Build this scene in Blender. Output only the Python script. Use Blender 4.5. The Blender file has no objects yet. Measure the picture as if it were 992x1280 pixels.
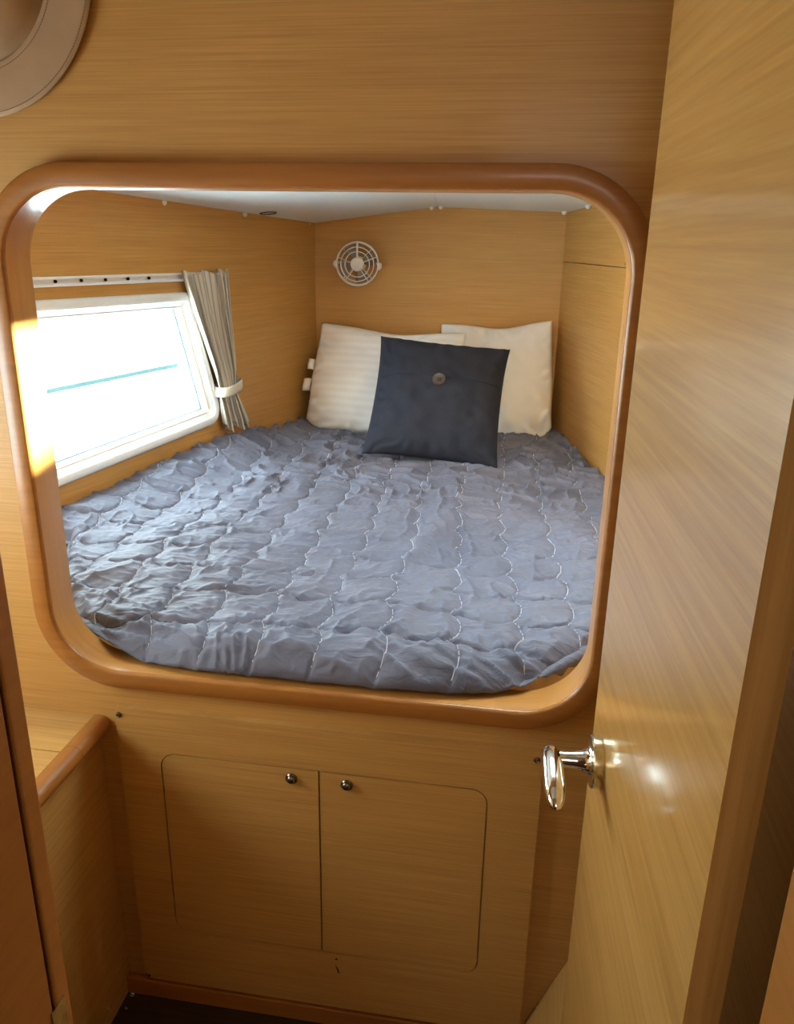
import bpy, bmesh, math
import numpy as np
from mathutils import Vector, Matrix

scene = bpy.context.scene
C = scene.collection

# ------------------------------------------------------------------ camera
cd = bpy.data.cameras.new('camera'); cam = bpy.data.objects.new('camera', cd); C.objects.link(cam)
R_ = Vector((0.987, 0.158, 0.016)).normalized(); F_ = Vector((-0.145, 0.935, -0.323)).normalized()
U_ = R_.cross(F_).normalized(); R_ = F_.cross(U_).normalized()
m = Matrix((R_, U_, -F_)).transposed().to_4x4(); m.translation = (0, -1.25, 1.6)
cam.matrix_world = m
cd.sensor_fit = 'VERTICAL'; cd.sensor_height = 36; cd.lens = 1000/1280*36; cd.clip_start = 0.02
scene.camera = cam

# ------------------------------------------------------------------ sky, sun, exposure
w = bpy.data.worlds.new('world'); scene.world = w; w.use_nodes = True
bg = w.node_tree.nodes['Background']; bg.inputs['Color'].default_value = (0.90, 0.97, 1.0, 1); bg.inputs['Strength'].default_value = 16.0
sd = bpy.data.lights.new('sun_offscreen', 'SUN'); sun = bpy.data.objects.new('sun_offscreen', sd); C.objects.link(sun)
sd.energy = 170; sd.angle = math.radians(2.5); sd.color = (1, .93, .80)
sun.rotation_euler = Vector((-.84, -.47, -.437)).to_track_quat('-Z', 'Y').to_euler()
vs = scene.view_settings; vs.view_transform = 'Standard'; vs.look = 'None'; vs.exposure = 0.2; vs.gamma = 1
vs.use_curve_mapping = False

def portal(name, loc, direction, sx, sy):
    d = bpy.data.lights.new(name, 'AREA'); d.shape = 'RECTANGLE'; d.size = sx; d.size_y = sy
    o = bpy.data.objects.new(name, d); C.objects.link(o); o.location = loc
    o.rotation_euler = Vector(direction).to_track_quat('-Z', 'Y').to_euler()
    d.cycles.is_portal = True
    return o
def area(name, loc, direction, sx, sy, power, col):
    o = portal(name, loc, direction, sx, sy); o.data.cycles.is_portal = False
    o.data.energy = power; o.data.color = col
    return o
# daylight from the companionway at the far end of the corridor behind the camera
area('companionway_offscreen', (.15, -2.39, 1.80), (0, 1, -.12), .60, .70, 8, (1, .95, .88))

# ------------------------------------------------------------------ materials
def new_mat(name, rough=.5, col=(.8, .8, .8), metal=0, coat=0):
    mt = bpy.data.materials.new(name); mt.use_nodes = True
    b = mt.node_tree.nodes['Principled BSDF']
    b.inputs['Base Color'].default_value = (*col, 1); b.inputs['Roughness'].default_value = rough
    b.inputs['Metallic'].default_value = metal; b.inputs['Coat Weight'].default_value = coat
    b.inputs['Coat Roughness'].default_value = .12
    return mt, mt.node_tree, b
def N(nt, t, **kw):
    n = nt.nodes.new(t)
    for k, v in kw.items(): setattr(n, k, v)
    return n
def ramp(nt, stops):
    r = N(nt, 'ShaderNodeValToRGB'); e = r.color_ramp.elements
    while len(e) < len(stops): e.new(.5)
    for i, (p, c) in enumerate(stops): e[i].position = p; e[i].color = (*c, 1)
    return r
def wood(name, a, b, scale=(2.2, 2.2, 150), rough=.38, coat=.25, bump=.12):
    """veneer with fine streaks running across the narrow-scale axes"""
    mt, nt, bs = new_mat(name, rough, coat=coat); L = nt.links
    tc = N(nt, 'ShaderNodeTexCoord'); mp = N(nt, 'ShaderNodeMapping'); mp.inputs['Scale'].default_value = scale
    L.new(tc.outputs['Object'], mp.inputs['Vector'])
    n1 = N(nt, 'ShaderNodeTexNoise'); n1.inputs['Scale'].default_value = 1.6; n1.inputs['Detail'].default_value = 6; n1.inputs['Roughness'].default_value = .68
    L.new(mp.outputs[0], n1.inputs['Vector'])
    mp2 = N(nt, 'ShaderNodeMapping'); mp2.inputs['Scale'].default_value = tuple(s*.14 if s > 20 else s*.8 for s in scale)
    L.new(tc.outputs['Object'], mp2.inputs['Vector'])
    n2 = N(nt, 'ShaderNodeTexNoise'); n2.inputs['Scale'].default_value = 1.3; n2.inputs['Detail'].default_value = 3
    L.new(mp2.outputs[0], n2.inputs['Vector'])
    mx = N(nt, 'ShaderNodeMath', operation='MULTIPLY_ADD'); mx.inputs[1].default_value = .2
    L.new(n2.outputs['Fac'], mx.inputs[0])
    m2 = N(nt, 'ShaderNodeMath', operation='MULTIPLY'); m2.inputs[1].default_value = .8
    L.new(n1.outputs['Fac'], m2.inputs[0]); L.new(m2.outputs[0], mx.inputs[2])
    r = ramp(nt, [(.36, b), (.62, a)]); L.new(mx.outputs[0], r.inputs[0]); L.new(r.outputs[0], bs.inputs['Base Color'])
    bp = N(nt, 'ShaderNodeBump'); bp.inputs['Strength'].default_value = bump; bp.inputs['Distance'].default_value = .002
    L.new(n1.outputs['Fac'], bp.inputs['Height']); L.new(bp.outputs[0], bs.inputs['Normal'])
    return mt
M = {}
M['veneer'] = wood('oak_veneer', (.56, .30, .085), (.41, .20, .047), scale=(2.2, 2.2, 230), rough=.5, coat=.06)
M['berth'] = wood('oak_veneer_berth', (.56, .30, .085), (.41, .20, .047), scale=(2.2, 2.2, 230), rough=.5, coat=.05)
M['doorw'] = wood('oak_veneer_door', (.56, .30, .085), (.41, .20, .047), scale=(1.6, 1.6, 75), rough=.3, coat=.5)
M['trim'] = wood('solid_trim_wood', (.37, .138, .023), (.30, .104, .016), scale=(3, 3, 40), rough=.42, coat=.15)
M['lining'] = wood('lining_wood', (.50, .225, .055), (.42, .175, .038), scale=(3, 60, 3), rough=.35, coat=.25)
M['shelftop'] = wood('shelf_veneer', (.56, .30, .085), (.41, .20, .047), scale=(2.2, 130, 2.2))
M['dooredge'] = wood('door_edge_wood', (.56, .30, .085), (.41, .20, .047), scale=(60, 60, 2))
M['floor'] = wood('dark_floor_wood', (.045, .02, .012), (.02, .01, .006), scale=(2, 90, 2), rough=.4)
M['board'] = wood('pale_board', (.62, .45, .27), (.54, .38, .2), scale=(2, 60, 60))

def plain(key, name, col, rough=.5, metal=0, coat=0, noise=0, nscale=200, bump=0):
    mt, nt, bs = new_mat(name, rough, col, metal, coat)
    if noise or bump:
        tc = N(nt, 'ShaderNodeTexCoord'); n = N(nt, 'ShaderNodeTexNoise'); n.inputs['Scale'].default_value = nscale; n.inputs['Detail'].default_value = 5
        nt.links.new(tc.outputs['Object'], n.inputs['Vector'])
        r = ramp(nt, [(.3, tuple(c*(1-noise) for c in col)), (.7, tuple(min(1, c*(1+noise)) for c in col))])
        nt.links.new(n.outputs['Fac'], r.inputs[0]); nt.links.new(r.outputs[0], bs.inputs['Base Color'])
        if bump:
            b = N(nt, 'ShaderNodeBump'); b.inputs['Strength'].default_value = bump; b.inputs['Distance'].default_value = .002
            nt.links.new(n.outputs['Fac'], b.inputs['Height']); nt.links.new(b.outputs[0], bs.inputs['Normal'])
    M[key] = mt
    return mt, nt, bs
plain('ceil', 'white_headliner', (.74, .77, .78), .6, noise=.03, nscale=40)
plain('cabin_ceil', 'cabin_headliner', (.7, .66, .58), .7, noise=.03, nscale=40)
plain('plastic', 'white_plastic', (.80, .80, .80), .35, noise=.02, nscale=60)
plain('rail', 'white_rail', (.8, .8, .82), .35, noise=.02)
plain('dark', 'dark_rubber', (.012, .008, .006), .95, noise=.2)
M['dark'].node_tree.nodes['Principled BSDF'].inputs['Specular IOR Level'].default_value = .08
plain('sealm', 'grey_seal', (.10, .15, .16), .7, noise=.1)
plain('steel', 'dark_bronze_steel', (.20, .17, .15), .25, metal=1, noise=.1)
plain('chrome', 'chrome', (.82, .80, .77), .09, metal=1, noise=.05, nscale=30)
plain('brass', 'worn_brass_chrome', (.62, .55, .40), .22, metal=1, noise=.25, nscale=90)
plain('bar', 'teal_bar', (.50, .75, .80), .5, noise=.05)
plain('vinyl', 'beige_vinyl', (.41, .26, .145), .6, noise=.05, nscale=25, bump=.1)
plain('vinyl2', 'tan_vinyl', (.38, .24, .13), .7, noise=.12, nscale=18, bump=.2)
plain('stitch_tan', 'tan_stitch', (.20, .13, .07), .8, noise=.1)
plain('navy', 'navy_linen', (.013, .015, .030), .85, noise=.25, nscale=350, bump=.35)
plain('button', 'dark_horn_button', (.06, .045, .038), .35, noise=.35, nscale=60)
plain('thread_l', 'pale_thread', (.62, .62, .66), .8, noise=.05)
plain('seam_d', 'dark_cross_seam', (.035, .036, .045), .8, noise=.05)
plain('tagm', 'white_tag', (.8, .78, .76), .7, noise=.04)
plain('band', 'cream_band', (.62, .55, .45), .75, noise=.06, nscale=150, bump=.1)
plain('scuff', 'dark_scuff', (.05, .025, .012), .7, noise=.1)
# thin clear pane
mt, nt, bs = new_mat('window_acrylic', .03)
tr = N(nt, 'ShaderNodeBsdfTransparent'); tr.inputs[0].default_value = (.90, .98, .985, 1)
gl = N(nt, 'ShaderNodeBsdfGlossy'); gl.inputs['Roughness'].default_value = .03
lw = N(nt, 'ShaderNodeLayerWeight'); pw = N(nt, 'ShaderNodeMath', operation='POWER'); pw.inputs[1].default_value = 5; nt.links.new(lw.outputs['Facing'], pw.inputs[0])
fr = N(nt, 'ShaderNodeMath', operation='MULTIPLY_ADD'); fr.inputs[1].default_value = .5; fr.inputs[2].default_value = .03; nt.links.new(pw.outputs[0], fr.inputs[0])
mixn = N(nt, 'ShaderNodeMixShader'); nt.links.new(fr.outputs[0], mixn.inputs[0]); nt.links.new(tr.outputs[0], mixn.inputs[1]); nt.links.new(gl.outputs[0], mixn.inputs[2])
nt.links.new(mixn.outputs[0], nt.nodes['Material Output'].inputs['Surface']); M['pane'] = mt
# translucent fan blades
mt, nt, bs = new_mat('smoky_blade', .3, (.42, .36, .30)); bs.inputs['Alpha'].default_value = .55; M['blade'] = mt
# quilt cloth
mt, nt, bs = new_mat('grey_quilt_cotton', .62, (.12, .125, .16)); L = nt.links
bs.inputs['Sheen Weight'].default_value = .12; bs.inputs['Sheen Roughness'].default_value = .4
tc = N(nt, 'ShaderNodeTexCoord')
n1 = N(nt, 'ShaderNodeTexNoise'); n1.inputs['Scale'].default_value = 5; n1.inputs['Detail'].default_value = 4; L.new(tc.outputs['Object'], n1.inputs['Vector'])
r = ramp(nt, [(.3, (.095, .097, .142)), (.7, (.130, .131, .184))]); L.new(n1.outputs['Fac'], r.inputs[0]); L.new(r.outputs[0], bs.inputs['Base Color'])
mp = N(nt, 'ShaderNodeMapping'); mp.inputs['Scale'].default_value = (14, 38, 10); mp.inputs['Rotation'].default_value = (0, 0, .25); L.new(tc.outputs['Object'], mp.inputs[0])
n2 = N(nt, 'ShaderNodeTexNoise'); n2.inputs['Scale'].default_value = 1.5; n2.inputs['Detail'].default_value = 5; n2.inputs['Distortion'].default_value = .8; L.new(mp.outputs[0], n2.inputs['Vector'])
bp = N(nt, 'ShaderNodeBump'); bp.inputs['Strength'].default_value = .8; bp.inputs['Distance'].default_value = .007; L.new(n2.outputs['Fac'], bp.inputs['Height']); L.new(bp.outputs[0], bs.inputs['Normal'])
M['quilt'] = mt
# pillow cotton, satin stripes along the length of the pillow
def pillow_mat(key, strength):
    mt, nt, bs = new_mat(key, .75, (.8, .77, .76)); L = nt.links
    tc = N(nt, 'ShaderNodeTexCoord'); wv = N(nt, 'ShaderNodeTexWave', bands_direction='Y'); wv.inputs['Scale'].default_value = 11; wv.inputs['Distortion'].default_value = .15
    L.new(tc.outputs['Object'], wv.inputs['Vector'])
    r = ramp(nt, [(.42, (.88-strength*.9, .87-strength*1.0, .87-strength*.9)), (.58, (.88, .87, .87))]); L.new(wv.outputs['Fac'], r.inputs[0]); L.new(r.outputs[0], bs.inputs['Base Color'])
    n = N(nt, 'ShaderNodeTexNoise'); n.inputs['Scale'].default_value = 14; n.inputs['Detail'].default_value = 4; L.new(tc.outputs['Object'], n.inputs['Vector'])
    bp = N(nt, 'ShaderNodeBump'); bp.inputs['Strength'].default_value = .35; bp.inputs['Distance'].default_value = .006; L.new(n.outputs['Fac'], bp.inputs['Height']); L.new(bp.outputs[0], bs.inputs['Normal'])
    M[key] = mt
pillow_mat('pillow_striped', .05); pillow_mat('pillow_plain', .0)
# curtain: vertical stripes across the cloth width (uv)
mt, nt, bs = new_mat('striped_curtain_cloth', .8); L = nt.links
tc = N(nt, 'ShaderNodeTexCoord'); wv = N(nt, 'ShaderNodeTexWave', bands_direction='X'); wv.inputs['Scale'].default_value = 7.0
L.new(tc.outputs['UV'], wv.inputs['Vector'])
r = ramp(nt, [(.70, (.62, .56, .47)), (.86, (.36, .33, .30))]); L.new(wv.outputs['Fac'], r.inputs[0]); L.new(r.outputs[0], bs.inputs['Base Color']); M['curtain'] = mt

# ------------------------------------------------------------------ mesh helpers
def link(name, me, mat, parent=None, smooth=None):
    o = bpy.data.objects.new(name, me); C.objects.link(o)
    if mat: me.materials.append(M[mat])
    if parent: o.parent = parent
    if smooth is not None:
        me.polygons.foreach_set('use_smooth', [True]*len(me.polygons))
        if smooth < 3: me.set_sharp_from_angle(angle=smooth)
    return o
def obj(name, bm, mat, parent=None, smooth=None):
    bmesh.ops.recalc_face_normals(bm, faces=bm.faces[:])
    me = bpy.data.meshes.new(name); bm.to_mesh(me); bm.free()
    return link(name, me, mat, parent, smooth)
def tag(o, label, cat, group=None):
    o['label'] = label; o['category'] = cat
    if group: o['group'] = group
    return o
def struct(o, label=None):
    o['kind'] = 'structure'
    if label: o['label'] = label
    return o
def empty(name, loc):
    o = bpy.data.objects.new(name, None); C.objects.link(o); o.location = loc; o.empty_display_size = .1
    return o
def adopt(parent, child):
    """parent while keeping world coordinates (parents are only ever translated)"""
    child.parent = parent; child.matrix_parent_inverse = Matrix.Translation(-Vector(parent.location)); return child
def bx(bm, x0, x1, y0, y1, z0, z1, bev=0):
    vs_ = [bm.verts.new((x, y, z)) for x in (x0, x1) for y in (y0, y1) for z in (z0, z1)]
    fs = [bm.faces.new([vs_[i] for i in f]) for f in ((0, 1, 3, 2), (4, 6, 7, 5), (0, 4, 5, 1), (2, 3, 7, 6), (0, 2, 6, 4), (1, 5, 7, 3))]
    if bev:
        es = list({e for f in fs for e in f.edges})
        bmesh.ops.bevel(bm, geom=es, offset=bev, segments=2, affect='EDGES', profile=.6)
    return bm
def box(name, x0, x1, y0, y1, z0, z1, mat, parent=None, bev=0):
    return obj(name, bx(bmesh.new(), x0, x1, y0, y1, z0, z1, bev), mat, parent)
def rounded_poly(pts, radii, seg=10, off=0.0):
    """counter-clockwise polygon with rounded corners, offset outward by off"""
    n = len(pts); P = [Vector(p) for p in pts]
    if not hasattr(radii, '__len__'): radii = [radii]*n
    Q = []
    for i in range(n):
        a, b, c = P[i-1], P[i], P[(i+1) % n]
        d1 = (b-a).normalized(); d2 = (c-b).normalized()
        n1 = Vector((d1.y, -d1.x)); n2 = Vector((d2.y, -d2.x))
        k = off/(1+n1.dot(n2)); Q.append(b+(n1+n2)*k)
    out = []
    for i in range(n):
        a, b, c = Q[i-1], Q[i], Q[(i+1) % n]; r = max(radii[i]+off, .0005)
        d1 = (b-a).normalized(); d2 = (c-b).normalized()
        ang = math.acos(max(-1, min(1, d1.dot(d2)))); t = r*math.tan(ang/2)
        p0 = b-d1*t; cen = p0+Vector((-d1.y, d1.x))*r
        a0 = math.atan2((p0-cen).y, (p0-cen).x)
        for s in range(seg+1):
            th = a0+ang*s/seg; out.append((cen.x+r*math.cos(th), cen.y+r*math.sin(th)))
    return out
class Frame:
    def __init__(s, o, u, v, n): s.o, s.u, s.v, s.n = Vector(o), Vector(u), Vector(v), Vector(n)
    def p(s, a, b, c=0): return s.o+s.u*a+s.v*b+s.n*c
def plate(bm, fr, outer, holes=(), n0=0.0, n1=.04):
    """flat plate with holes, from depth n0 to n1 along the frame normal"""
    loops = []; eds = []
    for lp in [outer]+list(holes):
        vv = [bm.verts.new(fr.p(a, b, n0)) for a, b in lp]; loops.append(vv)
        for i in range(len(vv)): eds.append(bm.edges.new((vv[i-1], vv[i])))
    r = bmesh.ops.triangle_fill(bm, edges=eds, use_beauty=True, use_dissolve=False, normal=fr.n)
    fs = [g for g in r['geom'] if isinstance(g, bmesh.types.BMFace)]
    mp = {}
    for vv in loops:
        for v in vv: mp[v] = bm.verts.new(v.co+fr.n*(n1-n0))
    for f in fs: bm.faces.new([mp[v] for v in reversed(f.verts)])
    for vv in loops:
        for i in range(len(vv)): bm.faces.new((vv[i-1], vv[i], mp[vv[i]], mp[vv[i-1]]))
    return bm
def sweep_loops(bm, rings, closed_profile=False):
    V = [[bm.verts.new(p) for p in r] for r in rings]; n = len(V[0])
    k = len(V)
    for j in range(k if closed_profile else k-1):
        A, B = V[j], V[(j+1) % k]
        for i in range(n): bm.faces.new((A[i-1], A[i], B[i], B[i-1]))
    return V
def tube(bm, pts, r, seg=8, closed=False, cap=True):
    pts = [Vector(p) for p in pts]; n = len(pts); rr = r if hasattr(r, '__len__') else [r]*n
    V = []; prev = None
    for i in range(n):
        if closed: d = pts[(i+1) % n]-pts[i-1]
        else: d = pts[min(i+1, n-1)]-pts[max(i-1, 0)]
        d.normalize()
        if prev is None:
            a = Vector((0, 0, 1)) if abs(d.z) < .9 else Vector((1, 0, 0)); e1 = d.cross(a).normalized()
        else: e1 = (prev-d*prev.dot(d)).normalized()
        prev = e1; e2 = d.cross(e1)
        V.append([bm.verts.new(pts[i]+(e1*math.cos(t)+e2*math.sin(t))*rr[i]) for t in [2*math.pi*k/seg for k in range(seg)]])
    for j in range(n if closed else n-1):
        A, B = V[j], V[(j+1) % n]
        for k in range(seg): bm.faces.new((A[k-1], A[k], B[k], B[k-1]))
    if cap and not closed: bm.faces.new(V[0]); bm.faces.new(list(reversed(V[-1])))
    return bm
def lathe(bm, o, axis, prof, seg=32, ex=None):
    """prof: list of (radius, along axis)"""
    o = Vector(o); ax = Vector(axis).normalized(); a = Vector((0, 0, 1)) if abs(ax.z) < .9 else Vector((1, 0, 0))
    e1 = ax.cross(a).normalized(); e2 = ax.cross(e1); V = []
    for r, h in prof:
        if r < 1e-6: V.append([bm.verts.new(o+ax*h)])
        else: V.append([bm.verts.new(o+ax*h+(e1*math.cos(t)+e2*math.sin(t))*r) for t in [2*math.pi*k/seg for k in range(seg)]])
    for A, B in zip(V, V[1:]):
        for k in range(seg):
            a_ = [A[k-1], A[k]] if len(A) > 1 else [A[0]]; b_ = [B[k], B[k-1]] if len(B) > 1 else [B[0]]
            if len(a_)+len(b_) > 2: bm.faces.new(a_+b_)
    return bm
def rect(a0, a1, b0, b1): return [(a0, b0), (a1, b0), (a1, b1), (a0, b1)]

# ------------------------------------------------------------------ plan of the berth
LW0, LW1 = Vector((-1.37, 0, 0)), Vector((-.85, 2.0, 0))      # hull side
RW0, RW1 = Vector((.64, 0, 0)), Vector((.12, 2.0, 0))
def xl(y): return -1.37+.26*y
def xr(y): return .64-.26*y
LU = (LW1-LW0).normalized(); LN = Vector((LU.y, -LU.x, 0))     # along the wall, into the room
RU = (RW1-RW0).normalized(); RN = Vector((-RU.y, RU.x, 0))
Z = Vector((0, 0, 1))
FL = Frame(LW0, LU, Z, LN); FRW = Frame(RW0, RU, Z, RN)
KL = LU.y                                                     # Y -> along-wall: s = Y/KL

# ------------------------------------------------------------------ bulkhead with the rounded opening
FB = Frame((0, 0, 0), (1, 0, 0), (0, 0, 1), (0, 1, 0))
OPEN = [(-.838, .820), (.143, .820), (.143, 1.667), (-.838, 1.667)]; ORAD = .118
wb = obj('wall_front', plate(bmesh.new(), FB, rect(-1.50, .80, 0, 2.30), [rounded_poly(OPEN, ORAD, 14, .012)], 0, .05), 'veneer')
struct(wb, 'oak veneer bulkhead with a large rounded berth opening')
bm = bmesh.new(); rings = []
for off, y in [(.001, -.013), (.0025, -.017), (.006, -.019), (.033, -.019), (.036, -.017), (.037, -.013), (.037, -.0005), (.001, -.0005)]:
    rings.append([(a, y, b) for a, b in rounded_poly(OPEN, ORAD, 16, off)])
sweep_loops(bm, rings, True)
trim = struct(obj('trim_1', bm, 'trim', smooth=.7), 'orange-brown solid wood frame around the berth opening')
bm = bmesh.new(); rings = []
for off, y in [(.0005, -.0125), (.0005, .055), (.003, .058), (.011, .058), (.011, -.0125)]:
    rings.append([(a, y, b) for a, b in rounded_poly(OPEN, ORAD, 16, off)])
sweep_loops(bm, rings, True)
bm2 = bm.copy()
def is_sill(f):
    c = f.calc_center_median(); return c.z < .872 or c.x > .03
bmesh.ops.delete(bm, geom=[f for f in bm.faces if is_sill(f)], context='FACES')
bmesh.ops.delete(bm2, geom=[f for f in bm2.faces if not is_sill(f)], context='FACES')
obj('lining', bm, 'lining', trim, smooth=.7)['label'] = 'wood lining inside the left and top of the opening'
obj('sill', bm2, 'lining', trim, smooth=.7)['label'] = 'orange-brown wood sill and right jamb of the opening'

# ------------------------------------------------------------------ berth walls
WIN = [(.28/KL, .945), (1.338/KL, .998), (1.203/KL, 1.433), (.28/KL, 1.447)]
wl = obj('wall_left', plate(bmesh.new(), FL, rect(.04, 2.062, .0, 1.85), [rounded_poly(WIN, .035, 8, -.045)], 0, -.05), 'berth')
struct(wl, 'oak veneer hull side of the berth with a window')
bk = obj('wall_back', plate(bmesh.new(), Frame((0, 2.0, 0), (1, 0, 0), Z, (0, 1, 0)), rect(-.90, .17, 0, 1.85), [], 0, .05), 'berth')
struct(bk, 'oak veneer end wall behind the pillows')
wr = struct(empty('wall_right', RW0), 'oak veneer side wall of two panels beside the pillows')
for z0, z1 in ((0, 1.5265), (1.529, 1.90)):
    adopt(wr, obj('panel', plate(bmesh.new(), FRW, rect(.04, 2.08, z0, z1), [], 0, -.03), 'berth'))
adopt(wr, obj('backing', plate(bmesh.new(), FRW, rect(.04, 2.08, 1.48, 1.58), [], -.0305, -.034), 'berth'))
for s, z, h in ((1.42, 1.534, .008), (1.93, 1.533, .004)):
    adopt(wr, obj('pin_hole', plate(bmesh.new(), FRW, rect(s, s+.003, z, z+h), [], 0, .0006), 'scuff'))

# berth ceiling: two white panels meeting in a low ridge, hatch in the right one
def zc_left(y): return 1.750-.0495*y
def zc_ridge(y): return 1.818-.05*y
def zc_right(y): return 1.805-.051*y
def xs_(y): return -.225-.070*y
ceil = struct(empty('ceiling', (-.36, 1, 1.76)), 'white headliner over the berth')
def ceil_panel(side, hole=None):
    bm = bmesh.new(); ny, nx = 40, 30; g = []
    for j in range(ny+1):
        y = .045+1.97*j/ny; row = []
        for i in range(nx+1):
            t = i/nx
            xa, za, xb, zb = (xl(y)-.02, zc_left(y), xs_(y)-.001, zc_ridge(y)) if side < 0 else (xs_(y)+.001, zc_ridge(y), xr(y)+.02, zc_right(y))
            row.append(bm.verts.new((xa+(xb-xa)*t, y, za+(zb-za)*t)))
        g.append(row)
    for j in range(ny):
        for i in range(nx):
            f = (g[j][i], g[j][i+1], g[j+1][i+1], g[j+1][i]); c = sum((v.co for v in f), Vector())/4
            if hole and hole[0] < c.x < hole[1] and hole[2] < c.y < hole[3]: continue
            bm.faces.new(f)
    lo = bm.faces[:]
    r = bmesh.ops.extrude_face_region(bm, geom=lo)
    bmesh.ops.translate(bm, vec=(0, 0, .02), verts=[v for v in r['geom'] if isinstance(v, bmesh.types.BMVert)])
    return adopt(ceil, obj('ceiling_panel', bm, 'ceil'))
ceil_panel(-1); HAT = (-.22, .39, .20, .75); ceil_panel(1, HAT)
def zceil(x, y):
    if x < xs_(y): t = (x-xl(y))/(xs_(y)-xl(y)); return zc_left(y)+(zc_ridge(y)-zc_left(y))*t
    t = (x-xs_(y))/(xr(y)-xs_(y)); return zc_ridge(y)+(zc_right(y)-zc_ridge(y))*t
me_cap = None
for x, y in ((-1.078, 1.13), (-.972, 1.53), (-.868, 1.965), (-.385, 1.965), (-.350, 1.965), (.108, 1.965), (.178, 1.72)):
    z = zceil(x, y)-.002
    if me_cap is None:
        c = obj('screw_cap', lathe(bmesh.new(), (0, 0, 0), (0, 0, -1), [(0, -.004), (.0095, -.003), (.0095, .001), (.008, .006), (.0045, .009), (0, .010)], 14), 'plastic', smooth=1); me_cap = c.data
    else: c = bpy.data.objects.new('screw_cap', me_cap); C.objects.link(c)
    c.location = (x, y, z); adopt(ceil, c)
bm = bmesh.new(); cx, cy = -.905, 1.58
tube(bm, [(cx+.028*math.cos(t), cy+.028*math.sin(t), zceil(cx+.028*math.cos(t), cy+.028*math.sin(t))-.001) for t in [2*math.pi*k/28 for k in range(28)]], .0022, 6, closed=True)
adopt(ceil, obj('plug_ring', bm, 'steel', smooth=3))
# deck hatch over the berth
hx0, hx1, hy0, hy1 = HAT; hz = 1.785
h = struct(empty('window_2', ((hx0+hx1)/2, (hy0+hy1)/2, hz)), 'clear deck hatch in the berth ceiling')
FH = Frame((0, 0, 0), (1, 0, 0), (0, 1, 0), (0, 0, 1))
adopt(h, obj('hatch_frame', plate(bmesh.new(), FH, rounded_poly(rect(hx0-.025, hx1+.025, hy0-.025, hy1+.025), .05), [rounded_poly(rect(hx0, hx1, hy0, hy1), .05)], 1.765, 1.86), 'plastic'))
adopt(h, obj('pane', plate(bmesh.new(), FH, rounded_poly(rect(hx0-.01, hx1+.01, hy0-.01, hy1+.01), .05), [], 1.862, 1.868), 'pane'))
portal('berth_hatch_offscreen', ((hx0+hx1)/2, (hy0+hy1)/2, 1.875), (0, 0, -1), hx1-hx0, hy1-hy0)

# ------------------------------------------------------------------ hull window of the berth
win = struct(empty('window_1', FL.p(.8, 1.2)), 'bright hull window with a white plastic surround')
def ring_on(fr, poly, rad, prof, seg=10):
    bm = bmesh.new()
    sweep_loops(bm, [[fr.p(a, b, n) for a, b in rounded_poly(poly, rad, seg, off)] for off, n in prof], True)
    return bm
WR = [.05, .055, .03, .05]
adopt(win, obj('window_surround', ring_on(FL, WIN, WR, [(0, .0005), (0, .010), (-.003, .015), (-.009, .018), (-.017, .0185), (-.024, .0165), (-.029, .012), (-.029, .0005)]), 'plastic', smooth=.9))
adopt(win, obj('window_frame', ring_on(FL, WIN, [r-.001 for r in WR], [(-.0292, .0005), (-.0292, .0115), (-.036, .006), (-.047, -.004), (-.052, -.020), (-.052, -.048), (-.0455, -.048), (-.0442, .0005)]), 'plastic', smooth=.9))
adopt(win, obj('seal', ring_on(FL, WIN, [r-.0 for r in WR], [(-.0525, -.024), (-.0525, -.030), (-.0545, -.030), (-.0545, -.024)]), 'sealm'))
adopt(win, obj('pane', plate(bmesh.new(), FL, rounded_poly(WIN, WR, 8, -.0527), [], -.032, -.038), 'pane'))
adopt(win, obj('crossbar', plate(bmesh.new(), FL, rounded_poly(rect(.40/KL, 1.185/KL, 1.198, 1.211), .003, 3), [], -.040, -.052), 'bar'))
portal('window_portal', FL.p(.84, 1.19, -.06), LN, 1.0, .42)

# curtain rail with its gliders
rl = tag(empty('curtain_rail', FL.p(.8, 1.478)), 'white curtain track fixed above the hull window', 'curtain rail')
def wallbox(name, s0, s1, z0, z1, n0, n1, mat, parent, skew=0):
    return adopt(parent, obj(name, plate(bmesh.new(), FL, [(s0, z0+skew), (s1, z0), (s1, z1), (s0, z1+skew)], [], n0, n1), mat))
sk = .012
wallbox('track', .25, 1.345, 1.465, 1.4895, .0005, .003, 'rail', rl, sk)
wallbox('flange', .25, 1.345, 1.4835, 1.4895, .0032, .016, 'rail', rl, sk)
wallbox('flange', .25, 1.345, 1.465, 1.4715, .0032, .016, 'rail', rl, sk)
for i in range(9):
    s = .36+.088*i; zz = sk*(1-(s-.25)/1.095)
    adopt(rl, obj('glider', lathe(bmesh.new(), FL.p(s, 1.4775+zz, .0065), LN, [(0, 0), (.0042, 0), (.0042, .004), (0, .005)], 10), 'dark', smooth=.8))

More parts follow.
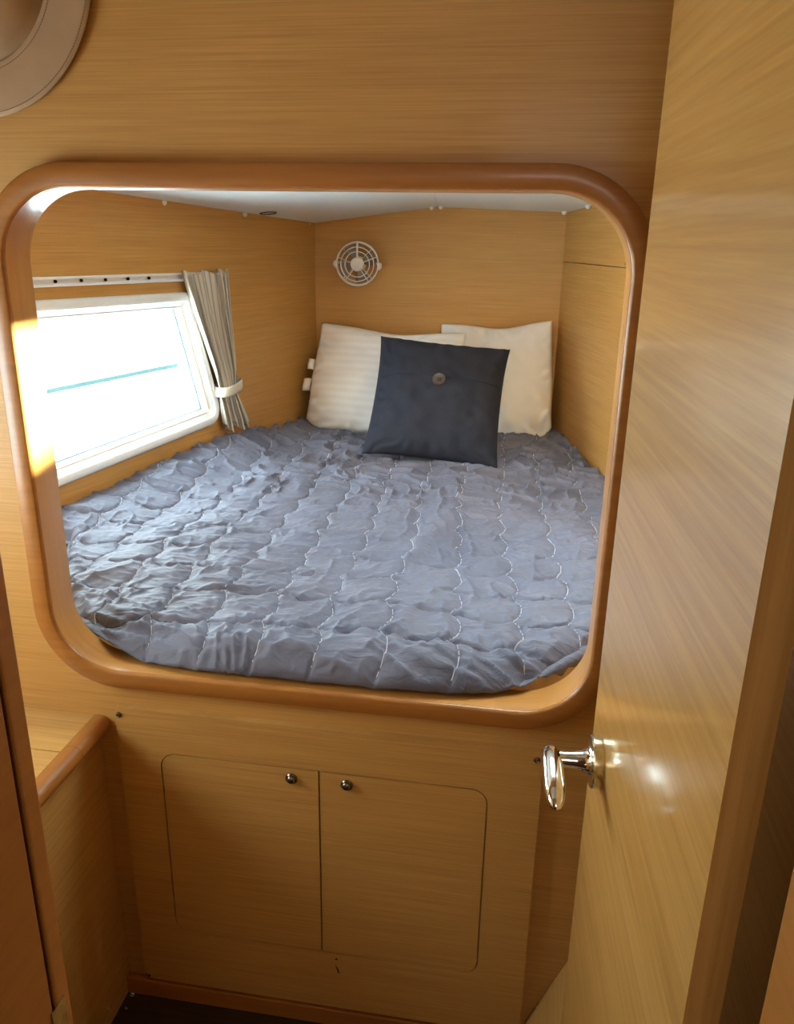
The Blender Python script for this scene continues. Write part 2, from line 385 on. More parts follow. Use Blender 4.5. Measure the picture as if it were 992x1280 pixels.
# curtain gathered at the end of the rail
cu = tag(empty('curtain', FL.p(1.36, .96)), 'cream striped curtain gathered and tied beside the hull window', 'curtain')
def curtain_mesh():
    nz, ns = 60, 160; bm = bmesh.new(); uvl = bm.loops.layers.uv.new('UVMap'); g = []
    prof = [(1.490, 1.198, 1.415), (1.44, 1.215, 1.418), (1.36, 1.243, 1.420), (1.26, 1.283, 1.430), (1.17, 1.322, 1.434), (1.125, 1.335, 1.424), (1.09, 1.340, 1.430), (1.03, 1.352, 1.462), (.965, 1.368, 1.496)]
    zs = [p[0] for p in prof][::-1]; a_ = [p[1] for p in prof][::-1]; b_ = [p[2] for p in prof][::-1]
    for j in range(nz+1):
        z = 1.490-(1.490-.965)*j/nz; s0 = np.interp(z, zs, a_)/KL-.040; s1 = np.interp(z, zs, b_)/KL-.040
        pinch = math.exp(-((z-1.115)/.06)**2); row = []
        for i in range(ns+1):
            t = i/ns; ph = 2*math.pi*(6.5*t+.35*math.sin(5*t+1.2)); amp = (.013+.006*math.sin(9*t+2))*(1-.55*pinch)
            n = .030+.012*math.sin(math.pi*t)*(1+.6*pinch)+amp*math.sin(ph+.5*math.sin(z*9))
            n = max(n, .0190); s = s0+(s1-s0)*t+.006*math.cos(ph*1.0+.7)*(1-.4*pinch)
            zz = z+(.010*math.sin(ph*.5) if j == 0 else 0)+(.010*math.sin(ph*.5+1)-.022*(t-.5) if j > nz-3 else 0)
            if z < 1.09: zz += (1.09-z)*.14*(t-.35)
            row.append((bm.verts.new(FL.p(s, zz, n)), t, j/nz))
        g.append(row)
    for j in range(nz):
        for i in range(ns):
            q = (g[j][i], g[j][i+1], g[j+1][i+1], g[j+1][i]); f = bm.faces.new([v for v, _, _ in q])
            for lp, (_, u, v) in zip(f.loops, q): lp[uvl].uv = (u, v)
    return bm
co = adopt(cu, obj('cloth', curtain_mesh(), 'curtain', smooth=3))
md = co.modifiers.new('thickness', 'SOLIDIFY'); md.thickness = .0018
bm = bmesh.new(); lp_o = []
for dz, ex in ((-.0165, .0), (-.010, .0015), (.010, .0015), (.0165, 0)):
    ring = []
    for k in range(40):
        t = 2*math.pi*k/40; c_, s_ = math.cos(t), math.sin(t)
        a = (1.342/KL)+(.052+ex)*math.copysign(abs(c_)**.7, c_); n = .036+(.0335+ex)*math.copysign(abs(s_)**.8, s_)
        ring.append(FL.p(a, 1.115+dz+.20*(a-1.342/KL), n))
    lp_o.append(ring)
sweep_loops(bm, lp_o)
tb = adopt(cu, obj('tieback', bm, 'band', smooth=3)); md = tb.modifiers.new('thickness', 'SOLIDIFY'); md.thickness = .002; md.offset = 1

# ------------------------------------------------------------------ wall fan
fan = tag(empty('wall_fan', (-.664, 1.995, 1.505)), 'small white round fan on the end wall', 'fan')
fo = Vector((-.664, 1.925, 1.505)); ax = Vector((.16, -1, -.06)).normalized(); e1 = ax.cross(Z).normalized()*-1; e2 = e1.cross(ax)*-1
if e2.z < 0: e2 = -e2
if e1.x < 0: e1 = -e1
def fp(r, t, d): return fo+e1*(r*math.cos(t))+e2*(r*math.sin(t))+ax*d
def fring(r, d, rad, seg=64): return tube(bmesh.new(), [fp(r, 2*math.pi*k/seg, d) for k in range(seg)], rad, 8, closed=True)
for r, d, rad in ((.080, .0, .0030), (.080, -.028, .0028), (.0635, .008, .0019), (.047, .011, .0019)):
    adopt(fan, obj('guard_ring', fring(r, d, rad), 'plastic', smooth=3))
for k, deg in enumerate((90, 20, 162, 232, 304)):
    t = math.radians(deg); big = k == 0
    adopt(fan, obj('guard_spoke', tube(bmesh.new(), [fp(.025, t, .012), fp(.047, t, .0115), fp(.0635, t, .008), fp(.080, t, 0)], .0036 if big else .0017, 8), 'plastic', smooth=1))
for deg in (45, 135, 225, 315):
    t = math.radians(deg); adopt(fan, obj('guard_rib', tube(bmesh.new(), [fp(.080, t, 0), fp(.080, t, -.028), fp(.05, t, -.036), fp(.02, t, -.036)], .0017, 6), 'plastic', smooth=1))
adopt(fan, obj('hub_cap', lathe(bmesh.new(), fo, ax, [(0, .017), (.010, .0168), (.012, .0155), (.018, .0155), (.024, .012), (.0265, .006), (.0265, -.002), (0, -.002)], 36), 'plastic', smooth=.6))
adopt(fan, obj('motor', lathe(bmesh.new(), fo, ax, [(0, -.002), (.021, -.003), (.023, -.034), (.017, -.042), (0, -.042)], 28), 'plastic', smooth=.6))
for k in range(4):
    bm = bmesh.new(); g = []
    for i in range(7):
        row = []
        r = .024+.048*i/6
        for j in range(7):
            u = j/6-.5; t = k*math.pi/2+.35+u*(.75+.15*math.sin(i/6*math.pi)); row.append(bm.verts.new(fp(r, t, -.008+u*.020)))
        g.append(row)
    for i in range(6):
        for j in range(6): bm.faces.new((g[i][j], g[i+1][j], g[i+1][j+1], g[i][j+1]))
    b_ = adopt(fan, obj('blade', bm, 'blade', smooth=3)); md = b_.modifiers.new('t', 'SOLIDIFY'); md.thickness = .0015
for sgn in (-1, 1):
    t = 0 if sgn > 0 else math.pi; q = fp(.083, t+(-.10 if sgn > 0 else .02), -.012)
    adopt(fan, obj('tilt_knob', lathe(bmesh.new(), q, e1*sgn, [(0, -.004), (.013, -.004), (.014, 0), (.0135, .006), (.008, .008), (.007, .011), (0, .012)], 24), 'plastic', smooth=.7))
bm = tube(bmesh.new(), [fp(.091*math.cos(t), 0, -.012)+ax*(-.050*math.sin(t)) for t in [math.pi*k/20 for k in range(21)]], .0042, 8)
adopt(fan, obj('yoke', bm, 'plastic', smooth=1))
adopt(fan, obj('wall_base', lathe(bmesh.new(), (-.674, 1.9995, 1.503), (0, -1, 0), [(0, 0), (.030, 0), (.030, .006), (.022, .014), (.012, .018), (.010, .034), (0, .034)], 28), 'plastic', smooth=.7))

# ------------------------------------------------------------------ berth base, mattress
def noise2(x, y, seed):
    """smooth value noise in -1..1"""
    rng = np.random.RandomState(seed); T = rng.rand(256, 256)*2-1
    xi = np.floor(x).astype(int); yi = np.floor(y).astype(int); fx = x-xi; fy = y-yi
    fx = fx*fx*(3-2*fx); fy = fy*fy*(3-2*fy)
    a = T[xi % 256, yi % 256]; b = T[(xi+1) % 256, yi % 256]; c = T[xi % 256, (yi+1) % 256]; d = T[(xi+1) % 256, (yi+1) % 256]
    return (a*(1-fx)+b*fx)*(1-fy)+(c*(1-fx)+d*fx)*fy
def sstep(a, b, x): t = np.clip((x-a)/(b-a), 0, 1); return t*t*(3-2*t)
def yfront(x):
    d = x+.33
    return np.minimum(.002+.12*np.where(d < 0, d/.55, d/.45)**4, .50)
def grid_mesh(name, X, Y, Zz, close_down=None):
    ny, nx = X.shape; co = np.stack([X, Y, Zz], -1).reshape(-1, 3); idx = np.arange(nx*ny).reshape(ny, nx)
    f = np.stack([idx[:-1, :-1], idx[:-1, 1:], idx[1:, 1:], idx[1:, :-1]], -1).reshape(-1, 4)
    me = bpy.data.meshes.new(name); me.from_pydata(co.tolist(), [], f.tolist()); me.update(); return me
def plan(nt, nv, inset=.0, ymax=1.985, front=0.0):
    t = np.linspace(0, 1, nt)[None, :]; v = np.linspace(0, 1, nv)[:, None]
    Y = v*ymax+0*t
    for _ in range(4):
        a = xl(Y)+.006+inset; b = xr(Y)-.006-inset; X = a+(b-a)*t; yf = yfront(X)+front; Y = yf+(ymax-yf)*v
    return X, Y, t+0*v, v+0*t
# wooden base board under the mattress
bm = bmesh.new(); pl = [(xl(.065)+.003, .065), (xr(.065)-.003, .065), (xr(1.995)-.003, 1.995), (xl(1.995)+.003, 1.995)]
base = obj('berth_base', plate(bm, FH, pl, [], .730, .762), 'veneer')
tag(base, 'wooden berth base board under the mattress', 'bed base')
X, Y, t, v = plan(60, 60, .004, 1.98, .055)
front_d = Y-yfront(X)-.055
top = .835-.03*np.clip(1-front_d/.04, 0, 1)**2; top[0, :] = .765; top[-1, :] = .765; top[:, 0] = .765; top[:, -1] = .765
me = grid_mesh('mattress', X, Y, top)
mat_o = link('mattress', me, 'board', None, 3); tag(mat_o, 'cream mattress edge showing under the grey quilt', 'mattress')

# ------------------------------------------------------------------ pillows and cushion
def pillow_verts(w, h, T, n=70, pinch=.06, seed=0, wr_=.006, sag=0.0, power=2.6):
    u = np.linspace(-1, 1, n)[None, :]+np.zeros((n, 1)); v = np.linspace(-1, 1, n)[:, None]+np.zeros((1, n))
    x = w/2*u*(1-pinch*(1-u*u*0)*(1-np.abs(v)**power)*np.abs(u)**2+0); y = h/2*v*(1-pinch*(1-np.abs(u)**power)*np.abs(v)**2)
    # edges bow inward between the corners
    prof = np.clip(1-np.abs(u)**2.6, 0, 1)**.55*np.clip(1-np.abs(v)**2.6, 0, 1)**.55
    z = T/2*prof
    edge_ = 1-np.maximum(np.abs(u), np.abs(v))
    wk = wr_*(noise2(u*3.5+seed, v*3.5+seed*2, 40+seed)+.6*noise2(u*7+seed, v*7, 41+seed))*np.clip(edge_*5, 0, 1)
    rad = wr_*.9*np.sin(np.arctan2(v, u)*26+3*noise2(u*4, v*4, 44+seed))*np.exp(-((edge_-.10)/.08)**2)
    zf = z+wk+rad*.6; zb = -z-wk*.5
    zf[:, 0] = zf[:, -1] = 0; zf[0, :] = zf[-1, :] = 0; zb[:, 0] = zb[:, -1] = 0; zb[0, :] = zb[-1, :] = 0
    if sag:
        k = np.clip(-v, 0, 1); zf = zf*(1+sag*.9*k-.2*np.clip(v, 0, 1)); x = x*(1+sag*.10*(1-np.abs(v))*1.0-sag*.05*v)
        rc = np.clip(np.abs(u)-.72, 0, 1)/.28; y = y+np.where(v < 0, rc**2*.045*k*sag*2.2, 0)
        y = y-.022*sag*2*np.exp(-((u-.1)/.5)**2)*np.clip(v, 0, 1)
    return x, y, zf, zb
def pillow_mesh(name, args):
    x, y, zf, zb = args; n = x.shape[0]; idx = np.arange(n*n).reshape(n, n)
    co = np.concatenate([np.stack([x, y, zf], -1).reshape(-1, 3), np.stack([x, y, zb], -1).reshape(-1, 3)])
    f = np.stack([idx[:-1, :-1], idx[:-1, 1:], idx[1:, 1:], idx[1:, :-1]], -1).reshape(-1, 4)
    f2 = f[:, ::-1]+n*n
    me = bpy.data.meshes.new(name); me.from_pydata(co.tolist(), [], np.concatenate([f, f2]).tolist()); me.update()
    bm = bmesh.new(); bm.from_mesh(me); bmesh.ops.remove_doubles(bm, verts=bm.verts[:], dist=1e-5); bm.to_mesh(me); bm.free()
    return me
def orient(o, centre, xdir, ydir):
    xd = Vector(xdir).normalized(); yd = Vector(ydir); yd = (yd-xd*yd.dot(xd)).normalized(); zd = xd.cross(yd)
    mm = Matrix((xd, yd, zd)).transposed().to_4x4(); mm.translation = centre; o.matrix_world = mm
# local +z faces the camera (−Y): x right, y up -> z = x × y points to −Y
pA = link('pillow', pillow_mesh('pillow', pillow_verts(.60, .43, .16, seed=3, pinch=.03, sag=.45, wr_=.010)), 'pillow_striped', None, 3)
orient(pA, (-.53, 1.806, 1.072), (1, -.14, -.02), (.03, .34, .94))
tag(pA, 'white pillow with faint satin stripes and side tags, leaning at the hull side', 'pillow')
for x_, y_, w_, h_, a_ in ((-.312, .045, .026, .042, .05), (-.318, -.035, .030, .050, -.12)):
    bm = bmesh.new(); g = []
    for j in range(5):
        row = []
        for i in range(5):
            u, vv = i/4, j/4; row.append(bm.verts.new((x_+.014-w_*u, y_+h_*(vv-.5)+a_*u*w_, .004+.010*math.sin(u*2.4)+.004*math.sin(vv*5))))
        g.append(row)
    for j in range(4):
        for i in range(4): bm.faces.new((g[j][i], g[j][i+1], g[j+1][i+1], g[j+1][i]))
    tg = obj('care_tag', bm, 'tagm', pA, smooth=3); md = tg.modifiers.new('t', 'SOLIDIFY'); md.thickness = .001
pB = link('pillow', pillow_mesh('pillow', pillow_verts(.445, .455, .125, seed=8, pinch=.03, sag=.45, wr_=.010)), 'pillow_plain', None, 3)
orient(pB, (-.113, 1.902, 1.080), (1, -.13, .07), (-.03, .24, .97))
tag(pB, 'plain white pillow leaning in the corner beside the panelled side wall', 'pillow')

cu_args = pillow_verts(.46, .46, .145, n=90, seed=15, pinch=.06, wr_=.006)
cus = empty('throw_cushion', (0, 0, 0))
orient(cus, (-.288, 1.470, 1.075), (1, .05, -.075), (-.045, .62, .79))
tag(cus, 'navy square throw cushion with a button leaning on the white pillows', 'cushion')
cb = link('cushion_cover', pillow_mesh('cushion_cover', cu_args), 'navy', cus, 3)
x, y, zf, zb = cu_args; n = x.shape[0]
j0 = int(n*.615); rows = list(range(j0, n))
fx = x[j0:]; fy = y[j0:].copy(); fz = zf[j0:]+.0055*np.clip((1-np.abs(np.linspace(-1, 1, n)))[None, :]*12, 0, 1)
fz[-1] = zf[-1]+.0006
fx = np.vstack([fx[:1], fx]); fy = np.vstack([fy[:1], fy]); fz = np.vstack([zf[j0:j0+1]-.001, fz])
link('flap', grid_mesh('flap', fx, fy, fz), 'navy', cus, 3)
jb = int(n*.585); zb_ = float(zf[jb, n//2]); yb_ = float(y[jb, n//2])
bt = obj('button', lathe(bmesh.new(), (0.0, yb_, zb_+.001), (0, 0, 1), [(0, 0), (.019, 0), (.0225, .003), (.0225, .006), (.020, .0082), (.017, .0070), (.009, .0052), (0, .0050)], 32), 'button', cus, smooth=.9)
for a in range(4):
    t = math.pi/4+a*math.pi/2
    obj('button_hole', lathe(bmesh.new(), (.0052*math.cos(t), yb_+.0052*math.sin(t), zb_+.0058), (0, 0, 1), [(.0021, 0), (.0021, .0008), (0, .0009)], 10), 'dark', bt)

# ------------------------------------------------------------------ quilt
CW, CH, BU = .118, .122, .020
from mathutils.bvhtree import BVHTree
bpy.context.view_layer.update()
REST = []
for o in (pA, pB, cb):
    vv = [o.matrix_world @ p.co for p in o.data.vertices]; REST.append(BVHTree.FromPolygons(vv, [p.vertices[:] for p in o.data.polygons]))
def settle(x, y, z, gap=.003):
    """the quilt gives way under the pillows and the cushion"""
    out = z.copy(); up = Vector((0, 0, 1)); xf, yf, zf, of = x.ravel(), y.ravel(), z.ravel(), out.ravel()
    for i in np.nonzero(yf > 1.25)[0]:
        for t_ in REST:
            h_ = t_.ray_cast(Vector((xf[i], yf[i], .6)), up, .6)
            if h_[0] is not None and h_[0].z-gap < of[i]: of[i] = h_[0].z-gap
    return of.reshape(z.shape)
def qtop(X, Y):
    """smooth upper level of the quilt before quilting"""
    dl = (X-xl(Y)); z = .874+.045*(1-sstep(.02, .22, dl))*sstep(.25, .8, Y)*(1-.6*sstep(1.5, 1.7, Y))
    z = z+.012*sstep(1.0, 1.7, Y)-.012*(1-sstep(0, .25, xr(Y)-X))
    z = z+.010*noise2(X*4+3, Y*4+7, 1)+.008*noise2(X*8, Y*5+2, 2)
    z = z+.010*np.exp(-((X+.22+.05*np.sin(Y*5))/.03)**2)*sstep(.25, .5, Y)*(1-sstep(1.1, 1.35, Y))
    z = z+.010*np.exp(-((Y-.30-.25*(X+.9))/.05)**2)*(1-sstep(-.8, -.5, X))
    return z
def qpat(X, Y):
    """warped quilting grid: distances to the nearest upright and cross seam"""
    wx = X+.02*noise2(X*3, Y*3, 11); wy = Y+.03*noise2(X*2.5+9, Y*2.5, 12)
    wx = wx-.06*(wy-.9)**2*.2+.05*(wy)
    return wx, wy
def seams(X, Y):
    wx, wy = qpat(X, Y)
    fv = (wy/CH) % 1; fu = (wx/CW) % 1
    bu = BU*4*fv*(1-fv); bv = BU*4*fu*(1-fu)
    a = ((wx-bu)/CW) % 1; b = ((wy+bv)/CH) % 1
    return np.minimum(a, 1-a)*CW, np.minimum(b, 1-b)*CH
def qheight(X, Y):
    z = qtop(X, Y); dv, dh = seams(X, Y); d = np.minimum(dv, dh)
    puff = 1-np.exp(-d/.022)
    z = z+.009*puff*sstep(-.01, .09, X-xl(Y))-.003*np.exp(-(d/.003)**2)-.003*np.exp(-(dh/.005)**2)
    rot = X*.94+Y*.34; rot2 = -X*.34+Y*.94
    wr_ = (1-np.abs(noise2(rot*9, rot2*34, 21)))**3*.5+(1-np.abs(noise2(rot*22+5, rot2*40+1, 22)))**3*.3
    z = z+.0095*(wr_-.3)*(.35+.65*np.exp(-(d/.03)**2))
    pk = (1-np.abs(noise2(X*16+2*noise2(X*6, Y*6, 3), Y*16, 23)))**4
    z = z+.011*pk*sstep(.75, 1.25, Y)+.006*pk
    pk2 = (1-np.abs(noise2(X*26+40, Y*9, 25)))**4
    z = z+.006*pk2*np.exp(-(dh/.025)**2)
    z = z+.0012*noise2(X*90, Y*90, 24)
    df = Y-yfront(X); e = np.clip(1-df/.07, 0, 1)
    fw = (1-np.abs(noise2(X*20+3*noise2(X*5, Y*9, 31)+Y*18, Y*34+X*6, 32)))**3
    z = z+.010*(fw-.3)*(1-sstep(.05, .20, df))
    z = z-.040*e**2.4
    return z
NT, NV = 640, 560
X, Y, t, v = plan(NT, NV)
Zq = settle(X, Y, qheight(X, Y))
# rows turned under at the front and walls
Xf, Yf_ = X[0].copy(), Y[0].copy()
edge = Zq[0].copy()
rowsX, rowsY, rowsZ = [], [], []
# only turned under where it overhangs the sill
low = .8225+.034*np.clip((np.abs(Xf+.35)-.34)/.12, 0, 1)
for k, (dy, kz) in enumerate(((.030, 1.0), (.010, 1.0), (-.004, .75), (-.006, .4))):
    rowsX.append(Xf); rowsY.append(Yf_+dy); rowsZ.append(edge*(1-kz)+low*kz)
X2 = np.vstack([np.array(rowsX), X]); Y2 = np.vstack([np.array(rowsY), Y]); Z2 = np.vstack([np.array(rowsZ), Zq])
q = link('quilt', grid_mesh('quilt', X2, Y2, Z2), 'quilt', None, 3)
tag(q, 'grey-blue quilt with scalloped stitching spread over the berth', 'quilt')
# stitching: dashes lying in the seams
def stitch(name, mat, upright, dash, gap, rad):
    pts = []
    xs = np.linspace(-1.35, .55, 1400); out_v = []; out_f = []
    def solve(cx, cy):            # grid coordinates -> plan by fixed point
        x, y = cx.copy(), cy.copy()
        for _ in range(25):
            wx, wy = qpat(x, y); x = x+(cx-wx); y = y+(cy-wy)
        return x, y
    step = .0022
    s = np.arange(-.2, 2.3, step)
    rngi = range(-16, 12) if upright else range(-1, 18)
    for i in rngi:
        if upright: cy = s; fv = (cy/CH) % 1; cx = i*CW+BU*4*fv*(1-fv)
        else: cx = s-1.6; fu = (cx/CW) % 1; cy = i*CH-BU*4*fu*(1-fu)
        x, y = solve(cx, cy)
        ok = (x > xl(y)+.02) & (x < xr(y)-.02) & (y > yfront(x)+.004) & (y < 1.95)
        z0_ = qheight(x, y); z = settle(x, y, z0_); ok = ok & (z > z0_-1e-6); z = z+.0012
        L_ = np.concatenate([[0], np.cumsum(np.hypot(np.diff(x), np.diff(y)))])
        on = ok & ((L_ % (dash+gap)) < dash)
        for k in range(len(s)-1):
            if on[k] and on[k+1]:
                p = np.array([x[k], y[k], z[k]]); r_ = np.array([x[k+1], y[k+1], z[k+1]]); d = r_-p; n = np.array([-d[1], d[0], 0]); n = n/(np.linalg.norm(n)+1e-9)*rad
                b0 = len(out_v); up = np.array([0, 0, rad*1.2])
                out_v += [(p-n).tolist(), (p+up).tolist(), (p+n).tolist(), (r_-n).tolist(), (r_+up).tolist(), (r_+n).tolist()]
                out_f += [(b0, b0+1, b0+4, b0+3), (b0+1, b0+2, b0+5, b0+4)]
    me = bpy.data.meshes.new(name); me.from_pydata(out_v, [], out_f); me.update()
    o = link(name, me, mat, q); o['kind'] = 'stuff'; return o
stitch('pale_stitching', 'thread_l', True, .012, .0016, .0009)
stitch('cross_seam_dashes', 'seam_d', False, .012, .0016, .0011)  # cross-seam dashes drawn darker than the upright ones

# ------------------------------------------------------------------ locker front under the opening
lk = tag(empty('locker', (-.33, 0, .05)), 'oak veneer locker front with two rounded doors below the berth', 'locker')
PAN = [(-.736, .052), (.080, .052), (.080, .737), (-.736, .737)]
DR = [(-.649, .203), (-.016, .203), (-.016, .643), (-.649, .643)]
FK = Frame((0, -.0005, 0), (1, 0, 0), Z, (0, -1, 0))
adopt(lk, obj('panel', plate(bmesh.new(), FK, rounded_poly(PAN, .004, 3), [rounded_poly(DR, .030, 8, .0028)], 0, .013), 'veneer'))
adopt(lk, obj('backing', plate(bmesh.new(), FK, rounded_poly(DR, .028, 8, .0024), [], 0, .003), 'veneer'))
for side in (0, 1):
    r4 = [.028, .0008, .0008, .028] if side == 0 else [.0008, .028, .028, .0008]
    pts = rect(-.649, -.3348, .203, .643) if side == 0 else rect(-.3312, -.016, .203, .643)
    d_ = adopt(lk, obj('door', plate(bmesh.new(), FK, rounded_poly(pts, r4, 8), [], .0032, .0128), 'veneer'))
    kx = -.387 if side == 0 else -.279
    k = obj('latch', lathe(bmesh.new(), (kx, -.0134, .621), (0, -1, 0), [(0, 0), (.0118, 0), (.0118, .002), (.0100, .0038), (.0092, .0030), (.0085, .0055), (.006, .0085), (.003, .0095), (0, .0098)], 28), 'steel', d_, smooth=.7)
for x_, z_ in ((-.729, .722), (-.728, .060), (.069, .722)):
    s_ = obj('screw', lathe(bmesh.new(), (x_, -.0136, z_), (0, -1, 0), [(0, 0), (.0062, 0), (.0055, .0018), (.003, .0030), (.0022, .0018), (0, .0018)], 18), 'steel', smooth=.7)
    adopt(lk, s_)
for pts in ([(-.306, .186), (-.302, .190), (-.300, .186), (-.304, .183)], [(-.306, .172), (-.299, .160), (-.296, .148), (-.300, .150), (-.303, .160)]):
    adopt(lk, obj('scuff_mark', plate(bmesh.new(), FK, pts, [], .0131, .0135), 'scuff'))

# baseboard and floor
bb = bmesh.new(); bx(bb, -.7795, .10, -.016, -.0005, .0005, .044, .003)
struct(obj('baseboard_front', bb, 'trim'), 'narrow wooden skirting along the bulkhead')
fl = struct(empty('floor', (-.3, -.4, 0)), 'dark brown plank floor of the cabin')
for i in range(9):
    y1 = -.001-.09*i
    adopt(fl, box('plank', -1.36, .10, y1-.0885, y1, -.02, -.0005 if i % 2 else -.0008, 'floor', bev=.0006))
for x_, y_ in ((-.768, -.020), (-.766, -.050)):
    adopt(fl, obj('screw', lathe(bmesh.new(), (x_, y_, -.0006), Z, [(0, 0), (.0045, 0), (.0035, .0012), (0, .0014)], 14), 'steel', smooth=1))

# low shelf at the hull side
sh = tag(empty('side_shelf', (-.86, -.3, 0)), 'low oak side shelf with a rounded edge beside the locker', 'shelf')
for y0, y1 in ((-.1222, -.0008), (-.70, -.1238)):
    adopt(sh, box('top_board', -1.36, -.7885, y0, y1, .684, .706, 'shelftop', bev=.0008))
def nosing(y0, y1):
    pr = [(-.7880, .7065), (-.775, .7085), (-.765, .7065), (-.758, .701), (-.7545, .693), (-.7555, .684), (-.760, .677), (-.768, .673), (-.7880, .672)]
    bm = bmesh.new(); A = [bm.verts.new((a, y0, b)) for a, b in pr]; B = [bm.verts.new((a, y1, b)) for a, b in pr]
    for i in range(len(pr)): bm.faces.new((A[i-1], A[i], B[i], B[i-1]))
    bm.faces.new(A); bm.faces.new(list(reversed(B))); return bm
for y0, y1, mk in ((-.1060, -.0010, 'trim'), (-.70, -.1066, 'trim')):
    adopt(sh, obj('rounded_edge', nosing(y0, y1), mk, smooth=.9))
adopt(sh, box('front_board', -.800, -.780, -.70, -.0005, .0005, .6715, 'veneer'))

# sloping hull fairing to the right of the locker
bm = bmesh.new(); pr = [(.058, .0), (.30, .60), (.34, .60), (.098, .0)]
A = [bm.verts.new((a, -.775, b)) for a, b in pr]; B = [bm.verts.new((a, -.0005, b)) for a, b in pr]
for i in range(4): bm.faces.new((A[i-1], A[i], B[i], B[i-1]))
bm.faces.new(A); bm.faces.new(list(reversed(B)))
struct(obj('trim_2', bm, 'veneer'), 'sloping wood fairing beside the locker')
struct(box('wall_right_cabin', .302, .35, -.775, -.0005, .602, 2.25, 'veneer'))
# hull side of the small cabin with its own window, above the shelf
FC = Frame((-1.36, 0, 0), (0, 1, 0), Z, (1, 0, 0)); CWIN = rect(-.66, -.16, 1.02, 1.50)
struct(obj('wall_hull', plate(bmesh.new(), FC, rect(-.78, -.0005, 0, 2.25), [rounded_poly(CWIN, .04)], 0, -.05), 'veneer'))
w3 = struct(empty('window_3', (-1.36, -.4, 1.25)), 'hull window over the side shelf')
adopt(w3, obj('window_surround', ring_on(FC, CWIN, .05, [(.03, .0005), (.03, .010), (.02, .018), (.005, .012), (-.004, -.03), (-.004, -.04), (0.0, -.04), (.002, .0005)]), 'plastic', smooth=.9))
adopt(w3, obj('pane', plate(bmesh.new(), FC, rounded_poly(CWIN, .045, 8, -.005), [], -.030, -.036), 'pane'))
portal('cabin_window_offscreen', (-1.415, -.41, 1.26), (1, 0, 0), .5, .48)
struct(box('ceiling_cabin', -1.41, .36, -.78, .05, 2.25, 2.29, 'cabin_ceil'))

# ------------------------------------------------------------------ doorway in which the camera stands
FD = Frame((0, -.86, 0), (1, 0, 0), Z, (0, 1, 0))
struct(obj('wall_doorway', plate(bmesh.new(), FD, rect(-1.41, 1.0, 0, 2.29), [rect(-.380, .221, .262, 2.0)], 0.0, .08), 'veneer'))
jl = struct(empty('trim_3', (-.37, -.82, .26)), 'wooden door jamb with a strike plate')
adopt(jl, box('jamb', -.384, -.355, -.7935, -.776, .262, 2.0, 'trim', bev=.002))
adopt(jl, box('seal', -.384, -.3600, -.7985, -.7940, .262, 2.0, 'dark'))
adopt(jl, box('jamb', -.384, -.3555, -.875, -.7990, .262, 2.0, 'trim', bev=.002))
sp = adopt(jl, box('strike_plate', -.3548, -.3538, -.803, -.785, .945, .982, 'brass'))
jr = struct(empty('trim_4', (.21, -.82, .26)), 'wooden door jamb on the hinge side')
adopt(jr, box('jamb', .1955, .2245, -.880, -.790, .262, 2.0, 'trim', bev=.004))
# corridor behind the camera
struct(box('floor_corridor', -1.41, 1.0, -2.4, -.861, .20, .26, 'floor'))
struct(box('ceiling_corridor', -1.41, 1.0, -2.4, -.861, 2.25, 2.29, 'cabin_ceil'))
struct(box('wall_corridor_back', -1.41, 1.0, -2.45, -2.4, .2, 2.29, 'veneer'))
struct(box('wall_corridor_left', -1.46, -1.41, -2.45, -.861, .2, 2.29, 'veneer'))
struct(box('wall_corridor_right', 1.0, 1.05, -2.45, -.861, .2, 2.29, 'veneer'))

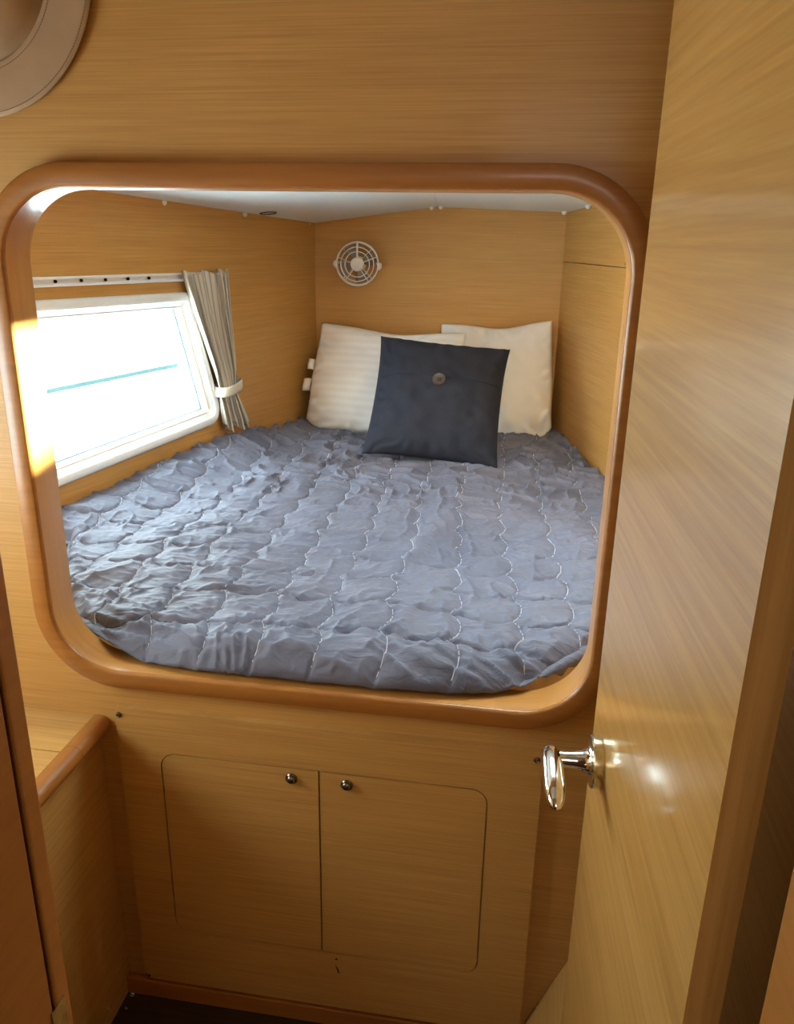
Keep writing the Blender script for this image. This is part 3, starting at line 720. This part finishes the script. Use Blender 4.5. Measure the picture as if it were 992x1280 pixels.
# ------------------------------------------------------------------ open door
far = Vector((.133, -.224, 0)); near = Vector((.162, -.737, 0)); du = (near-far).normalized(); dn = Vector((du.y, -du.x, 0)); DW = (near-far).length
if dn.x > 0: dn = -dn
FDo = Frame(far, du, Z, dn)
bm = plate(bmesh.new(), FDo, rounded_poly(rect(0, DW, .31, 1.99), .002, 2), [], 0, -.028)
door = struct(obj('door_1', bm, 'doorw'), 'open varnished oak cabin door with a chrome lever handle')
for f in door.data.polygons:
    if f.normal.dot(du) > .6: f.material_index = 1
door.data.materials.append(M['dooredge'])
hb = FDo.p(.078, .935, 0)
rs = obj('handle_rose', lathe(bmesh.new(), hb, dn, [(0, .0002), (.0345, .0002), (.0350, .002), (.0350, .0125), (.0335, .0145), (.022, .0150), (0, .0150)], 48), 'brass', door, smooth=.6)
obj('handle_stem', lathe(bmesh.new(), hb, dn, [(.021, .0148), (.0165, .018), (.0135, .026), (.0118, .036), (.0112, .050), (.0112, .056)], 32), 'chrome', rs, smooth=.9)
bm = bmesh.new(); rings = []
for k in range(25):
    a = -1+2*k/24; u_ = .030+a*.060; wv_ = (max(0, 1-abs(a)**3.2))**.5; dz = -.006*(a+.4)**2
    rings.append([hb+du*u_+dn*(.066+.0145*max(wv_, .02)*math.cos(t))+Z*(dz+.0125*max(wv_, .02)*math.sin(t)) for t in [2*math.pi*i/24 for i in range(24)]])
V_ = sweep_loops(bm, rings); bm.faces.new(V_[0]); bm.faces.new(list(reversed(V_[-1])))
obj('handle_lever', bm, 'chrome', rs, smooth=3)

# ------------------------------------------------------------------ beige hat hanging high on the bulkhead
hat = tag(empty('sun_hat', (-.85, -.006, 1.97)), 'beige round sun hat with stitched brim hanging high on the bulkhead', 'hat')
hc = Vector((-.85, -.006, 1.97))
bm = lathe(bmesh.new(), hc, (0, -1, 0), [(.136, .004), (.138, .0085), (.142, .0095), (.17, .0075), (.195, .006), (.203, .0055), (.2055, .003), (.203, .0005), (.17, .0005), (.136, .0005)], 96)
adopt(hat, obj('brim', bm, 'vinyl', smooth=.9))
bm = lathe(bmesh.new(), hc, (0, -1, 0), [(.136, .0035), (.133, .006), (.128, .018), (.112, .040), (.08, .055), (.03, .060), (0, .060)], 72)
adopt(hat, obj('crown', bm, 'vinyl2', smooth=3))
for rad_, h_ in ((.1455, .0092), (.1995, .0058)):
    bm = bmesh.new(); n = int(2*math.pi*rad_/.0042)
    for k in range(n):
        t0 = 2*math.pi*k/n; t1 = t0+2*math.pi/n*.55
        tube(bm, [hc+Vector((rad_*math.cos(t), -h_-.0002, rad_*math.sin(t))) for t in (t0, t1)], .0006, 4)
    o = adopt(hat, obj('stitching', bm, 'stitch_tan')); o['kind'] = 'stuff'
